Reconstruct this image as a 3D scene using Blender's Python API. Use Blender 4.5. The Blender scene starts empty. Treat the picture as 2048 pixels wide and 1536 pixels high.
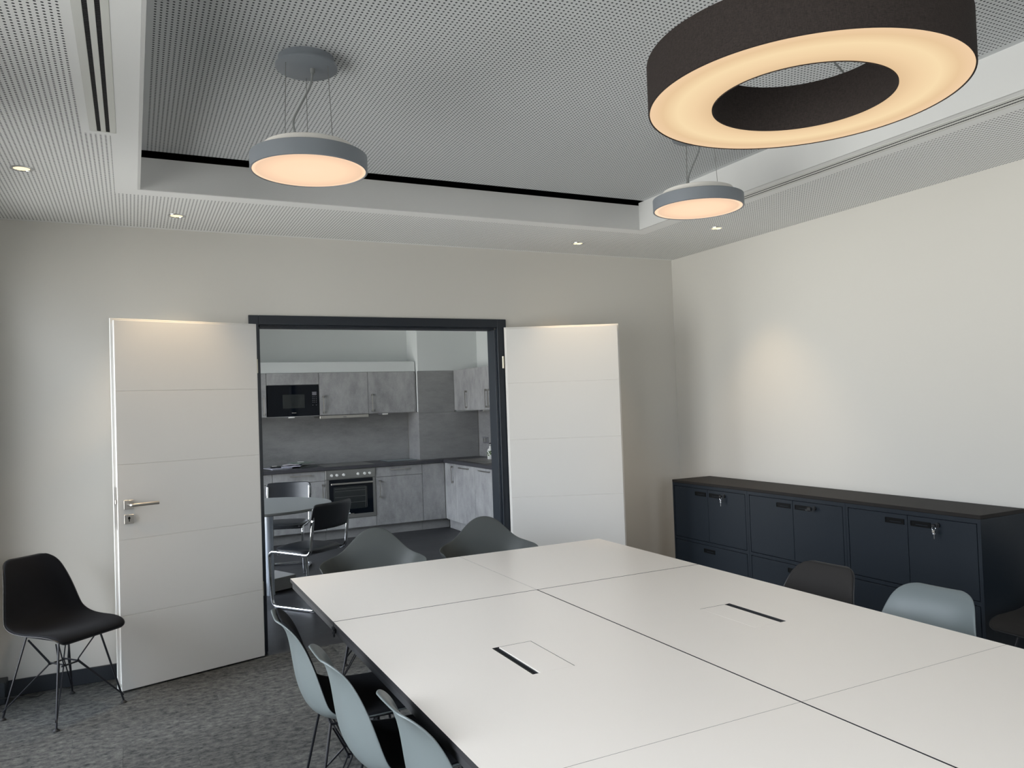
import bpy, bmesh, math, random
from mathutils import Vector, Matrix
random.seed(7)
PI = math.pi
R = math.radians
scene = bpy.context.scene
COL = scene.collection

# ------------------------------------------------------------ camera, world, light
YAW, PITCH, ROLL, FPX = .4569, .0241, -.0351, 1547.63
cy_, sy_ = math.cos(YAW), math.sin(YAW)
fwd = Vector((sy_*math.cos(PITCH), cy_*math.cos(PITCH), math.sin(PITCH)))
rt0 = Vector((cy_, -sy_, 0)); up0 = rt0.cross(fwd)
rt = rt0*math.cos(ROLL) + up0*math.sin(ROLL)
up = -rt0*math.sin(ROLL) + up0*math.cos(ROLL)
cd = bpy.data.cameras.new('camera'); cam = bpy.data.objects.new('camera', cd); COL.objects.link(cam)
cd.sensor_width = 36.0; cd.lens = 36.0*FPX/2048; cd.clip_start = .02; cd.clip_end = 200
M = Matrix.Identity(4)
for i in range(3):
    M[i][0], M[i][1], M[i][2] = rt[i], up[i], -fwd[i]
M.translation = Vector((-4.1095, -5.2313, 1.5562))
cam.matrix_world = M
scene.camera = cam

vs = scene.view_settings
vs.view_transform = 'Standard'; vs.look = 'None'; vs.exposure = 0.0; vs.gamma = 1.0; vs.use_curve_mapping = False

SKY = 13.7
w = bpy.data.worlds.new('sky'); scene.world = w; w.use_nodes = True
wn = w.node_tree; wn.nodes.clear()
wo = wn.nodes.new('ShaderNodeOutputWorld'); wb = wn.nodes.new('ShaderNodeBackground')
tc = wn.nodes.new('ShaderNodeTexCoord'); sx = wn.nodes.new('ShaderNodeSeparateXYZ'); cr = wn.nodes.new('ShaderNodeValToRGB')
mr = wn.nodes.new('ShaderNodeMapRange'); mr.inputs[1].default_value = -1; mr.inputs[2].default_value = 1
wn.links.new(tc.outputs['Generated'], sx.inputs[0]); wn.links.new(sx.outputs[2], mr.inputs[0]); wn.links.new(mr.outputs[0], cr.inputs[0])
e = cr.color_ramp.elements                      # overcast sky over a paler street
e[0].position = .47; e[0].color = (.51, .51, .49, 1)
e[1].position = .53; e[1].color = (.44, .46, .49, 1)
for p_, c_ in ((.60, (.57, .62, .68, 1)), (.75, (1.10, 1.20, 1.31, 1)), (1., (1.30, 1.42, 1.56, 1))):
    q_ = e.new(p_); q_.color = c_
wn.links.new(cr.outputs[0], wb.inputs[0]); wb.inputs[1].default_value = SKY
wn.links.new(wb.outputs[0], wo.inputs[0])

WINS = [(-1.95, -.22), (-4.15, -2.40), (-6.4, -4.5)]     # window openings in the left wall (y range)
WZ = (.03, 2.50)
KWIN = (.7, 3.8); KWZ = (.30, 2.60)
def portal(x, y0, y1, z0, z1):
    l = bpy.data.lights.new('window_daylight', 'AREA'); l.shape = 'RECTANGLE'; l.size = z1-z0; l.size_y = y1-y0
    l.cycles.is_portal = True
    o = bpy.data.objects.new('window_daylight', l); COL.objects.link(o)
    o.location = (x, (y0+y1)/2, (z0+z1)/2); o.rotation_euler = (0, -PI/2, 0)   # shines towards +x
for a, b in WINS: portal(-5.12, a, b, *WZ)
portal(-4.42, KWIN[0], KWIN[1], *KWZ)
# a second bank of windows in the front wall, behind the camera
FWIN = (-4.2, -2.4)
l = bpy.data.lights.new('window_daylight', 'AREA'); l.shape = 'RECTANGLE'; l.size = FWIN[1]-FWIN[0]; l.size_y = 1.5
l.cycles.is_portal = True
o = bpy.data.objects.new('window_daylight', l); COL.objects.link(o); o.location = (sum(FWIN)/2, -7.45, 1.65); o.rotation_euler = (PI/2, 0, 0)

scene.cycles.max_bounces = 10; scene.cycles.diffuse_bounces = 6; scene.cycles.glossy_bounces = 4
scene.cycles.transparent_max_bounces = 8; scene.cycles.sample_clamp_indirect = 4.0
scene.cycles.use_adaptive_sampling = False
scene.cycles.use_denoising = True
scene.cycles.caustics_reflective = False; scene.cycles.caustics_refractive = False

# ------------------------------------------------------------ materials
class NT:
    def __init__(s, name):
        s.m = bpy.data.materials.new(name); s.m.use_nodes = True; s.t = s.m.node_tree; s.t.nodes.clear()
        s.out = s.t.nodes.new('ShaderNodeOutputMaterial')
    def n(s, typ, **kw):
        nd = s.t.nodes.new(typ)
        for k, v in kw.items(): setattr(nd, k, v)
        return nd
    def l(s, a, b): s.t.links.new(a, b)
    def math(s, op, a, b=None, c=None):
        nd = s.n('ShaderNodeMath', operation=op)
        for i, v in enumerate((a, b, c)):
            if v is None: continue
            if isinstance(v, (int, float)): nd.inputs[i].default_value = v
            else: s.l(v, nd.inputs[i])
        return nd.outputs[0]
    def pos(s):
        g = s.n('ShaderNodeNewGeometry'); return g.outputs['Position']
    def xyz(s, v):
        q = s.n('ShaderNodeSeparateXYZ'); s.l(v, q.inputs[0]); return q.outputs
    def mixc(s, f, a, b, mode='MIX'):
        nd = s.n('ShaderNodeMix', data_type='RGBA', blend_type=mode)
        if isinstance(f, (int, float)): nd.inputs[0].default_value = f
        else: s.l(f, nd.inputs[0])
        for i, v in ((6, a), (7, b)):
            if isinstance(v, (tuple, list)): nd.inputs[i].default_value = (*v[:3], 1)
            else: s.l(v, nd.inputs[i])
        return nd.outputs[2]
    def noise(s, vec, scale, detail=4, rough=.55, stretch=None):
        if stretch:
            mp = s.n('ShaderNodeMapping'); mp.inputs[3].default_value = stretch; s.l(vec, mp.inputs[0]); vec = mp.outputs[0]
        nz = s.n('ShaderNodeTexNoise'); nz.inputs['Scale'].default_value = scale; nz.inputs['Detail'].default_value = detail
        nz.inputs['Roughness'].default_value = rough; s.l(vec, nz.inputs['Vector']); return nz.outputs[0]
    def ramp(s, f, *stops):
        r = s.n('ShaderNodeValToRGB'); el = r.color_ramp.elements
        while len(el) < len(stops): el.new(.5)
        for e_, (p, c) in zip(el, stops):
            e_.position = p; e_.color = (*(c if isinstance(c, (tuple, list)) else (c, c, c)), 1)
        s.l(f, r.inputs[0]); return r.outputs[0]
    def bsdf(s, col, rough=.5, metal=0., spec=None, coat=0., bump=None, bstr=.1, bdist=.002):
        b = s.n('ShaderNodeBsdfPrincipled')
        if isinstance(col, (tuple, list)): b.inputs['Base Color'].default_value = (*col[:3], 1)
        else: s.l(col, b.inputs['Base Color'])
        if isinstance(rough, (int, float)): b.inputs['Roughness'].default_value = rough
        else: s.l(rough, b.inputs['Roughness'])
        b.inputs['Metallic'].default_value = metal
        if spec is not None: b.inputs['Specular IOR Level'].default_value = spec
        if coat: b.inputs['Coat Weight'].default_value = coat
        if bump is not None:
            bp = s.n('ShaderNodeBump'); bp.inputs['Strength'].default_value = bstr; bp.inputs['Distance'].default_value = bdist
            s.l(bump, bp.inputs['Height']); s.l(bp.outputs[0], b.inputs['Normal'])
        s.l(b.outputs[0], s.out.inputs[0]); return b
def simple(name, col, rough=.5, metal=0., spec=None, coat=0., grain=0., gs=400):
    t = NT(name)
    if grain:
        f = t.noise(t.pos(), gs, 3)
        c = t.mixc(t.math('MULTIPLY', f, grain), col, tuple(x*.45 for x in col))
        t.bsdf(c, rough, metal, spec, coat, bump=f, bstr=.15, bdist=.0006)
    else: t.bsdf(col, rough, metal, spec, coat)
    return t.m
def emit(name, col, strength):
    t = NT(name); e_ = t.n('ShaderNodeEmission'); e_.inputs[0].default_value = (*col, 1); e_.inputs[1].default_value = strength
    t.l(e_.outputs[0], t.out.inputs[0]); return t.m

def wall_paint(name, col):
    t = NT(name); f = t.noise(t.pos(), 220, 3); t.bsdf(col, .75, spec=.3, bump=f, bstr=.08, bdist=.0008); return t.m
M_WALL = wall_paint('wall_paint', (.65, .637, .60))
M_KWALL = wall_paint('kitchen_wall_paint', (.64, .665, .66))
M_CEIL = wall_paint('ceiling_paint', (.64, .645, .64))

def perforated(name, high):
    t = NT(name); p = t.pos(); x, y, z = t.xyz(p)
    ox, oy = (-4.014, -2.528) if high else (-4.400, -2.744)
    def f(v, o):
        a = t.math('DIVIDE', t.math('SUBTRACT', v, o), .018)
        a = t.math('SUBTRACT', t.math('FRACT', t.math('ADD', a, 1000.5)), .5)
        return t.math('MULTIPLY', a, .018)
    fx, fy = f(x, ox), f(y, oy)
    d = t.math('SQRT', t.math('ADD', t.math('MULTIPLY', fx, fx), t.math('MULTIPLY', fy, fy)))
    hole = t.math('LESS_THAN', d, .0041)
    ax = t.math('ABSOLUTE', t.math('ADD', x, 2.508))
    if high:
        ok = t.math('LESS_THAN', ax, 1.515)
    else:
        p1 = t.math('MULTIPLY', t.math('LESS_THAN', ax, 1.657), t.math('LESS_THAN', y, -.785))
        p2 = t.math('MULTIPLY', t.math('LESS_THAN', ax, 1.757), t.math('LESS_THAN', y, -1.70))
        p3 = t.math('GREATER_THAN', y, -.035)
        ok = t.math('SUBTRACT', 1, t.math('MAXIMUM', p1, t.math('MAXIMUM', p2, p3)))
    nrm = t.n('ShaderNodeNewGeometry'); nz = t.xyz(nrm.outputs['Normal'])[2]
    ok = t.math('MULTIPLY', ok, t.math('LESS_THAN', nz, -.9))
    hole = t.math('MULTIPLY', hole, ok)
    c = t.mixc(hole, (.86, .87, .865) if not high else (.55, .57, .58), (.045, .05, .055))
    t.bsdf(c, .8, spec=.2); return t.m
M_PERF = perforated('perforated_ceiling_board', False)
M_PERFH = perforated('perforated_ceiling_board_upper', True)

def carpet():
    t = NT('carpet'); oi = t.n('ShaderNodeObjectInfo'); rnd = oi.outputs['Random']; p = t.pos()
    sh = t.n('ShaderNodeVectorMath', operation='ADD'); cb = t.n('ShaderNodeCombineXYZ')
    t.l(t.math('MULTIPLY', rnd, 37.), cb.inputs[0]); t.l(t.math('MULTIPLY', rnd, 91.), cb.inputs[1]); t.l(cb.outputs[0], sh.inputs[1]); t.l(p, sh.inputs[0])
    v = sh.outputs[0]
    a = t.noise(v, 22, 10, .78, (1., 1.6, 1)); b = t.noise(p, 420, 2, .7)
    base = t.ramp(a, (.36, (.035, .039, .043)), (.47, (.105, .108, .108)), (.55, (.150, .152, .148)), (.66, (.23, .23, .222)))
    tone = t.math('ADD', t.math('MULTIPLY', rnd, .40), .78)
    m = t.n('ShaderNodeVectorMath', operation='SCALE'); t.l(base, m.inputs[0]); t.l(tone, m.inputs[3])
    c = t.mixc(.6, m.outputs[0], t.ramp(b, (.3, .25), (.7, 1.)), 'MULTIPLY')
    c2 = t.n('ShaderNodeVectorMath', operation='SCALE'); t.l(c, c2.inputs[0]); c2.inputs[3].default_value = 1.02
    t.bsdf(c2.outputs[0], .95, spec=.1, bump=b, bstr=.7, bdist=.003); return t.m
M_CARPET = carpet()
def vinyl():
    t = NT('dark_vinyl'); a = t.noise(t.pos(), 2.2, 6, .65, (1, 2, 1)); b = t.noise(t.pos(), 14, 5, .7)
    c = t.mixc(.35, t.ramp(a, (.35, (.014, .015, .018)), (.68, (.042, .043, .048))), t.ramp(b, (.3, (.012, .012, .015)), (.75, (.048, .048, .053))))
    t.bsdf(c, .42, spec=.4); return t.m
M_VINYL = vinyl()
def concrete(name, lo, hi, stretch, off=0.):
    t = NT(name); p = t.pos()
    a = t.noise(p, 3.2, 7, .62, stretch); b = t.noise(p, 11, 6, .7, stretch); c_ = t.noise(p, 60, 3, .6)
    m = t.math('ADD', t.math('MULTIPLY', a, .55), t.math('ADD', t.math('MULTIPLY', b, .35), t.math('MULTIPLY', c_, .1)))
    c = t.ramp(m, (.36, lo), (.50, tuple((x+y)/2*1.04 for x, y in zip(lo, hi))), (.62, hi))
    t.bsdf(c, .55, spec=.35); return t.m
M_CONC = concrete('concrete_laminate_upright', (.225, .225, .23), (.41, .41, .412), (1.1, 1.1, .55))
M_CONCH = concrete('concrete_laminate_level', (.20, .20, .205), (.315, .315, .315), (.45, .45, 1.3))
M_WORK = simple('dark_worktop', (.055, .055, .064), .38, grain=.5, gs=60)
M_DOORW = simple('door_lacquer', (.79, .78, .755), .38, spec=.4)
M_FRAME = simple('anthracite_lacquer', (.014, .019, .027), .38, spec=.4)
M_BASE = simple('anthracite_skirting', (.020, .025, .032), .45)
M_STEEL = simple('brushed_steel', (.52, .50, .47), .32, 1.0)
M_STEELD = simple('dark_stainless_steel', (.33, .33, .32), .38, .9)
M_CHROME = simple('chrome', (.82, .84, .88), .06, 1.0)
M_BRASS = simple('nickel_hinge', (.62, .58, .47), .35, 1.0)
M_CAB = simple('black_blue_powder_coat', (.008, .0135, .021), .48, spec=.3, grain=.15, gs=900)
M_CABTOP = simple('black_brown_top', (.022, .020, .019), .55, spec=.12)
M_BLACK = simple('matt_black', (.010, .011, .013), .55)
M_PULL = simple('black_pull', (.0015, .002, .0025), .5, spec=.15)
M_VOID = simple('void_black', (.004, .004, .005), .9)
M_TOP = simple('warm_white_tabletop', (.87, .81, .745), .28, spec=.55, grain=.06, gs=900)
M_EDGE = simple('black_table_edge', (.018, .018, .02), .45)
M_TFRAME = simple('graphite_table_frame', (.03, .031, .034), .4, spec=.6)
M_SHELL = simple('grey_blue_shell', (.135, .158, .162), .42, spec=.45)
M_SHELLG = simple('dark_grey_shell', (.070, .077, .076), .5, spec=.3)
M_SHELLB = simple('black_shell', (.016, .017, .019), .4)
M_FAB = simple('black_upholstery', (.010, .011, .014), .9, spec=.2, grain=.4, gs=700)
M_FABG = simple('charcoal_upholstery', (.030, .028, .027), .9, spec=.2, grain=.4, gs=700)
M_WIRE = simple('dark_wire', (.016, .017, .022), .35, .3)
M_LEATH = simple('black_leather', (.012, .014, .018), .36, spec=.55)
M_LAMPG = simple('grey_lamp_lacquer', (.19, .21, .235), .45)
M_LAMPW = simple('white_acrylic', (.72, .70, .66), .4)
M_CORD = simple('clear_grey_cord', (.22, .23, .23), .3)
M_SLOTW = simple('white_aluminium', (.70, .71, .68), .45)
M_WHITE = simple('white_plastic', (.78, .78, .76), .4)
M_GREYP = simple('grey_plastic', (.17, .17, .19), .4)
M_GLASSB = simple('black_glass', (.003, .005, .009), .05, spec=.3)
M_GLASSG = simple('oven_window', (.018, .022, .023), .08, spec=.6)
M_KTAB = simple('grey_kitchen_tabletop', (.20, .21, .21), .35)
M_SILV = simple('silver_leg', (.42, .46, .52), .4, .4)
M_BOXGREY = simple('grey_base_box', (.24, .24, .24), .6)  # even grey of the low box itself
def fabric():
    t = NT('brown_lamp_fabric'); p = t.pos(); a = t.noise(p, 900, 2, .6, (1, 1, .12)); b = t.noise(p, 900, 2, .6, (.12, .12, 1))
    m = t.math('ADD', t.math('MULTIPLY', a, .5), t.math('MULTIPLY', b, .5))
    t.bsdf(t.ramp(m, (.35, (.020, .0165, .016)), (.65, (.042, .034, .031))), .9, spec=.15, bump=m, bstr=.25, bdist=.0006); return t.m
M_LFAB = fabric()
def ringlight():
    t = NT('ring_diffuser'); tcn = t.n('ShaderNodeTexCoord'); x, y, z = t.xyz(tcn.outputs['Object'])
    d = t.math('SQRT', t.math('ADD', t.math('MULTIPLY', x, x), t.math('MULTIPLY', y, y)))
    c = t.ramp(t.math('DIVIDE', d, .4), (.56, (.80, .56, .33)), (.68, (.93, .68, .41)), (.80, (.99, .76, .46)), (.90, (.86, .61, .36)), (.99, (.93, .66, .42)))
    e_ = t.n('ShaderNodeEmission'); t.l(c, e_.inputs[0]); e_.inputs[1].default_value = .95
    t.l(e_.outputs[0], t.out.inputs[0]); return t.m
M_RING = ringlight()
def disclight():
    t = NT('disc_diffuser'); tcn = t.n('ShaderNodeTexCoord'); x, y, z = t.xyz(tcn.outputs['Object'])
    d = t.math('SQRT', t.math('ADD', t.math('MULTIPLY', x, x), t.math('MULTIPLY', y, y)))
    c = t.ramp(t.math('DIVIDE', d, .215), (.0, (1.15, .78, .54)), (.6, (1.1, .75, .51)), (.90, (.92, .64, .44)), (.955, (1.15, .79, .55)))
    e_ = t.n('ShaderNodeEmission'); t.l(c, e_.inputs[0]); e_.inputs[1].default_value = 1.0
    t.l(e_.outputs[0], t.out.inputs[0]); return t.m
M_DISC = disclight()
M_SPOT = emit('downlight_glow', (1., .80, .48), 1.6)
M_OVENLAMP = None
def clear_glass():
    t = NT('window_glass'); a = t.n('ShaderNodeBsdfTransparent'); b = t.n('ShaderNodeBsdfGlossy'); b.inputs['Roughness'].default_value = .02
    fr = t.n('ShaderNodeFresnel'); fr.inputs[0].default_value = 1.45; mx = t.n('ShaderNodeMixShader')
    t.l(fr.outputs[0], mx.inputs[0]); t.l(a.outputs[0], mx.inputs[1]); t.l(b.outputs[0], mx.inputs[2]); t.l(mx.outputs[0], t.out.inputs[0]); return t.m
M_GLASS = clear_glass()
M_GLASSP = simple('pale_glass_board', (.22, .27, .29), .12, spec=.6)

# ------------------------------------------------------------ helpers
WM = {}
def tagp(o, label=None, cat=None, group=None, kind=None):
    if label: o['label'] = label
    if cat: o['category'] = cat
    if group: o['group'] = group
    if kind: o['kind'] = kind
    return o
def thing(name, label, cat, loc=(0, 0, 0), rz=0., group=None):
    o = bpy.data.objects.new(name, None); COL.objects.link(o); o.location = loc; o.rotation_euler = (0, 0, rz); o.empty_display_size = .1
    WM[o.name] = Matrix.Translation(Vector(loc)) @ Matrix.Rotation(rz, 4, 'Z')
    return tagp(o, label, cat, group)
def mk(name, bm, mats, parent=None, world=False, smooth=False, label=None):
    """bm is in the parent's own coordinates, or in world coordinates with world=True."""
    bmesh.ops.recalc_face_normals(bm, faces=bm.faces)
    if parent is not None and world: bm.transform(WM[parent.name].inverted())
    me = bpy.data.meshes.new(name); 
    if smooth:
        for f in bm.faces: f.smooth = True
    bm.to_mesh(me); bm.free()
    for m_ in (mats if isinstance(mats, (list, tuple)) else [mats]): me.materials.append(m_)
    if smooth: me.set_sharp_from_angle(angle=R(40))
    o = bpy.data.objects.new(name, me); COL.objects.link(o)
    WM[o.name] = Matrix.Identity(4)
    if parent is not None:
        o.parent = parent; WM[o.name] = WM[parent.name].copy()
    if label: o['label'] = label
    return o
def copy_tree(o, parent=None):
    c = o.copy(); COL.objects.link(c)
    if parent is not None: c.parent = parent
    for ch in list(o.children): copy_tree(ch, c)
    return c
def dup(root, loc, rz, label, group=None):
    c = copy_tree(root); c.location = loc; c.rotation_euler = (0, 0, rz); c['label'] = label
    if group: c['group'] = group
    return c
def B(): return bmesh.new()
def box(bm, x0, x1, y0, y1, z0, z1, bev=0., mi=0, seg=1, rot=None):
    vs_ = [bm.verts.new((x, y, z)) for x in (x0, x1) for y in (y0, y1) for z in (z0, z1)]
    fs = [(0, 1, 3, 2), (4, 6, 7, 5), (0, 4, 5, 1), (2, 3, 7, 6), (0, 2, 6, 4), (1, 5, 7, 3)]
    faces = [bm.faces.new([vs_[i] for i in f]) for f in fs]
    for f in faces: f.material_index = mi
    if bev > 0:
        ed = list({e_ for f in faces for e_ in f.edges})
        r_ = bmesh.ops.bevel(bm, geom=ed, offset=bev, segments=seg, affect='EDGES', profile=.5)
        for f in r_['faces']: f.material_index = mi
    if rot: pass
    return bm
def b1(x0, x1, y0, y1, z0, z1, bev=0., seg=1):
    return box(B(), min(x0, x1), max(x0, x1), min(y0, y1), max(y0, y1), min(z0, z1), max(z0, z1), bev, seg=seg)
def lathe(bm, prof, c=(0, 0, 0), n=48, closed=False, mi=0):
    """prof: list of (r, z); spun about the vertical through c."""
    rings = []
    for r_, z in prof:
        if r_ < 1e-6: rings.append([bm.verts.new((c[0], c[1], c[2]+z))])
        else: rings.append([bm.verts.new((c[0]+r_*math.cos(2*PI*i/n), c[1]+r_*math.sin(2*PI*i/n), c[2]+z)) for i in range(n)])
    pairs = list(zip(rings, rings[1:]))
    if closed: pairs.append((rings[-1], rings[0]))
    for a, b in pairs:
        for i in range(n):
            j = (i+1) % n
            if len(a) == 1 and len(b) == 1: continue
            if len(a) == 1: f = bm.faces.new((a[0], b[i], b[j]))
            elif len(b) == 1: f = bm.faces.new((a[i], b[0], a[j]))
            else: f = bm.faces.new((a[i], b[i], b[j], a[j]))
            f.material_index = mi
    return bm
def rounded(pts, r, n=5):
    pts = [Vector(p) for p in pts]; out = [pts[0]]
    for a, b, c in zip(pts, pts[1:], pts[2:]):
        u = (a-b); v = (c-b); d = min(r, u.length*.49, v.length*.49); p0 = b+u.normalized()*d; p1 = b+v.normalized()*d
        for i in range(n+1):
            t_ = i/n; out.append(p0*(1-t_)**2 + b*2*t_*(1-t_) + p1*t_*t_)
    out.append(pts[-1]); return out
def tube(bm, pts, r, n=8, cap=True):
    pts = [Vector(p) for p in pts]; m_ = len(pts)
    tg = [(pts[min(i+1, m_-1)]-pts[max(i-1, 0)]).normalized() for i in range(m_)]
    nr = tg[0].orthogonal().normalized(); rings = []
    for i, p in enumerate(pts):
        nr = (nr - tg[i]*nr.dot(tg[i])).normalized(); bn = tg[i].cross(nr)
        rings.append([bm.verts.new(p + (nr*math.cos(2*PI*k/n) + bn*math.sin(2*PI*k/n))*r) for k in range(n)])
    for a, b in zip(rings, rings[1:]):
        for k in range(n): bm.faces.new((a[k], a[(k+1) % n], b[(k+1) % n], b[k]))
    if cap: bm.faces.new(rings[0][::-1]); bm.faces.new(rings[-1])
    return bm
def cylz(bm, x, y, z0, z1, r, n=24): return lathe(bm, [(0, z0), (r, z0), (r, z1), (0, z1)], (x, y, 0), n)
def structure(name, bm, mat, parent=None):
    o = mk(name, bm, mat, parent)
    if parent is None: o['kind'] = 'structure'
    return o

# ------------------------------------------------------------ room shell
RX0, RX1, RY0, RY1 = -5.02, 0., -7.4, 0.
HC, HR = 2.7078, 2.892
DX0, DX1, DZ = -3.352, -1.661, 2.108            # clear opening of the double doorway
bm = B()
box(bm, RX0-.25, DX0-.03, 0, .145, 0, 3.0); box(bm, DX1+.03, RX1+.2, 0, .145, 0, 3.0); box(bm, DX0-.03, DX1+.03, 0, .145, DZ+.03, 3.0)
structure('wall_back', bm, M_WALL)
structure('wall_right', b1(0, .2, RY0-.2, -.0005, 0, 3.0), M_WALL)
bm = B(); ys = [RY0-.2] + [v for a, b in sorted(WINS) for v in (a, b)] + [-.0005]
for a, b in zip(ys[::2], ys[1::2]): box(bm, RX0-.25, RX0, a, b, 0, 3.0)
for a, b in WINS: box(bm, RX0-.25, RX0, a, b, 0, WZ[0]); box(bm, RX0-.25, RX0, a, b, WZ[1], 3.0)
structure('wall_left', bm, M_WALL)
bm = B(); y0, y1 = RY0-.2, RY0
box(bm, RX0, FWIN[0], y0, y1, 0, 3.0); box(bm, FWIN[1], RX1, y0, y1, 0, 3.0); box(bm, FWIN[0], FWIN[1], y0, y1, 0, .9); box(bm, FWIN[0], FWIN[1], y0, y1, 2.4, 3.0)
structure('wall_front', bm, M_WALL)
def window(i, x, ya, yb, za, zb, axis='x'):
    bm = B(); f = .07
    def q(a0, a1, z0, z1):
        if axis == 'x': box(bm, x-.03, x+.03, a0, a1, z0, z1, .004)
        else: box(bm, a0, a1, x-.03, x+.03, z0, z1, .004)
    q(ya, ya+f, za, zb); q(yb-f, yb, za, zb); q(ya+f, yb-f, za, za+f); q(ya+f, yb-f, zb-f, zb)
    mid = (ya+yb)/2; q(mid-.04, mid+.04, za+f, zb-f)
    fr = structure('window_%d' % i, bm, M_SLOTW)
    for a, b in ((ya+f, mid-.04), (mid+.04, yb-f)):
        bm = B()
        if axis == 'x': box(bm, x-.006, x+.006, a, b, za+f, zb-f)
        else: box(bm, a, b, x-.006, x+.006, za+f, zb-f)
        mk('pane', bm, M_GLASS, fr)
for i, (a, b) in enumerate(WINS): window(i+1, -5.2, a, b, *WZ)
window(4, RY0-.14, FWIN[0], FWIN[1], .9, 2.4, 'y')

# floor: slab with separate carpet planks laid on it
bm = B(); box(bm, RX0, RX1, RY0, -.05, -.12, -.006); box(bm, RX0, -3.43, -.05, -.0005, -.12, -.006); box(bm, -1.575, RX1, -.05, -.0005, -.12, -.006)
fl = structure('floor', bm, M_BLACK)
TH = .25
tile_me = {}
def carpet_tile(x0, x1, y0, y1):
    wdt, dep = round(x1-x0, 3), round(y1-y0, 3); key = (wdt, dep)
    if key not in tile_me:
        bm = b1(.0004, wdt-.0004, .0004, dep-.0004, -.0055, 0, .0005)
        me = bpy.data.meshes.new('carpet_tile'); bm.to_mesh(me); bm.free(); me.materials.append(M_CARPET); tile_me[key] = me
    o = bpy.data.objects.new('carpet_tile', tile_me[key]); COL.objects.link(o); o.parent = fl; o.location = (x0, y0, 0)
offs = [.49, 1.06, .98, .30, .62, .84, .15, .71]
row = 0; yt = -.05
while yt > RY0+.01:
    yb = -.10 if row == 0 else yt-TH
    yb = max(yb, RY0)
    xs = [RX0]; xx = RX0 + offs[row % 8]
    while xx < RX1-.05: xs.append(xx); xx += 1.0
    xs.append(RX1)
    for a, b in zip(xs, xs[1:]):
        if b-a > .01: carpet_tile(a, b, yb, yt)
    yt = yb; row += 1
for a, b in ((RX0, -4.5), (-4.5, -3.43), (-1.575, -.6), (-.6, RX1)): carpet_tile(a, b, -.0499, -.0006)

# ceiling: lowered perforated surround, flush with openings for the recess and two slot outlets
RXL, RXR, RYB, RYF = -4.050, -.966, -.90, -6.25
SL = (-4.240, -4.144); SR = (-.914, -.818); SY0, SY1 = -6.1, -1.735
bm = B(); zt = HC+.03
q_ = .0125
box(bm, RX0, RX1, RYB+q_, RY1-.0002, HC, zt); box(bm, RX0, RX1, RY0, RYF-q_, HC, zt)
for a, b in ((RX0, SL[0]), (SL[1], RXL-q_), (RXR+q_, SR[0]), (SR[1], RX1)): box(bm, a, b, RYF-q_, RYB+q_, HC, zt)
for s_ in (SL, SR): box(bm, s_[0], s_[1], SY1, RYB+q_, HC, zt); box(bm, s_[0], s_[1], RYF-q_, SY0, HC, zt)
structure('ceiling', bm, M_PERF)
bm = B()   # upstand faces of the recess
box(bm, RXL-.0122, RXL, RYF, RYB, HC, 2.892); box(bm, RXR, RXR+.0122, RYF, RYB, HC, 2.892)
box(bm, RXL-.0122, RXR+.0122, RYB, RYB+.0122, HC, 2.874); box(bm, RXL-.0122, RXR+.0122, RYF-.0122, RYF, HC, 2.874)
structure('trim_2', bm, M_CEIL)
structure('ceiling_recess', b1(RXL, RXR, RYF, RYB-.062, HR, HR+.02), M_PERFH)
structure('ceiling_slab', b1(RX0, RX1, RY0, RY1, 2.96, 3.0), M_BLACK)  # black colour stands in for shade in the gap behind the recess panel

# skirting boards
bm = B(); box(bm, RX0, -3.43, -.014, -.0005, .0005, .09, .002); structure('baseboard_back', bm, M_BASE)
bm = B(); box(bm, -1.575, -.001, -.014, -.0005, .0005, .09, .002); structure('baseboard_back_right', bm, M_BASE)
structure('baseboard_right', b1(-.014, -.0005, RY0, -.014, .0005, .09, .002), M_BASE)
structure('baseboard_left', b1(RX0+.0005, RX0+.014, RY0, -.014, .0005, .09, .002), M_BASE)

# door lining: casing on the room side, jambs through the wall, rebate stop, kitchen casing
tr = bpy.data.objects.new('trim_1', None); COL.objects.link(tr); WM['trim_1'] = Matrix.Identity(4); tr['kind'] = 'structure'
mk('casing', b1(-3.424, DX0-.010, -.014, -.0005, .001, 2.182, .002), M_FRAME, tr)
mk('casing', b1(DX1+.010, -1.578, -.014, -.0005, .001, 2.182, .002), M_FRAME, tr)
mk('head_casing', b1(DX0-.010, DX1+.010, -.014, -.0005, DZ+.012, 2.182, .002), M_FRAME, tr)
for s_, X in ((-1, DX0), (1, DX1)):
    bm = B(); a, b = sorted((X+s_*.012, X+s_*.0298)); box(bm, a, b, -.001, .022, .001, DZ+.012)
    a, b = sorted((X, X+s_*.0298)); box(bm, a, b, .022, .150, .001, DZ, .002)
    a, b = sorted((X+s_*.006, X+s_*.012)); box(bm, a, b, .010, .022, .001, DZ)
    mk('jamb', bm, M_FRAME, tr)
    a, b = sorted((X+s_*.004, X+s_*.07)); mk('casing', b1(a, b, .1455, .158, .001, 2.182), M_FRAME, tr)
bm = B(); box(bm, DX0, DX1, .022, .150, DZ, DZ+.0298, .002); box(bm, DX0-.01, DX1+.01, -.001, .022, DZ+.012, DZ+.0298)
mk('head_jamb', bm, M_FRAME, tr)
for X, zs in ((-3.392, (1.85, .42)), (-1.606, (1.86, .42))):
    for z in zs:
        bm = B(); cylz(bm, X+(.010 if X < -2 else -.010), -.0235, z-.045, z+.045, .008, 12); box(bm, X-.004+(.012 if X < -2 else -.012), X+.004+(.012 if X < -2 else -.012), -.0235, -.0145, z-.04, z+.04)
        mk('hinge', bm, M_BRASS, tr, smooth=True)

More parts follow.
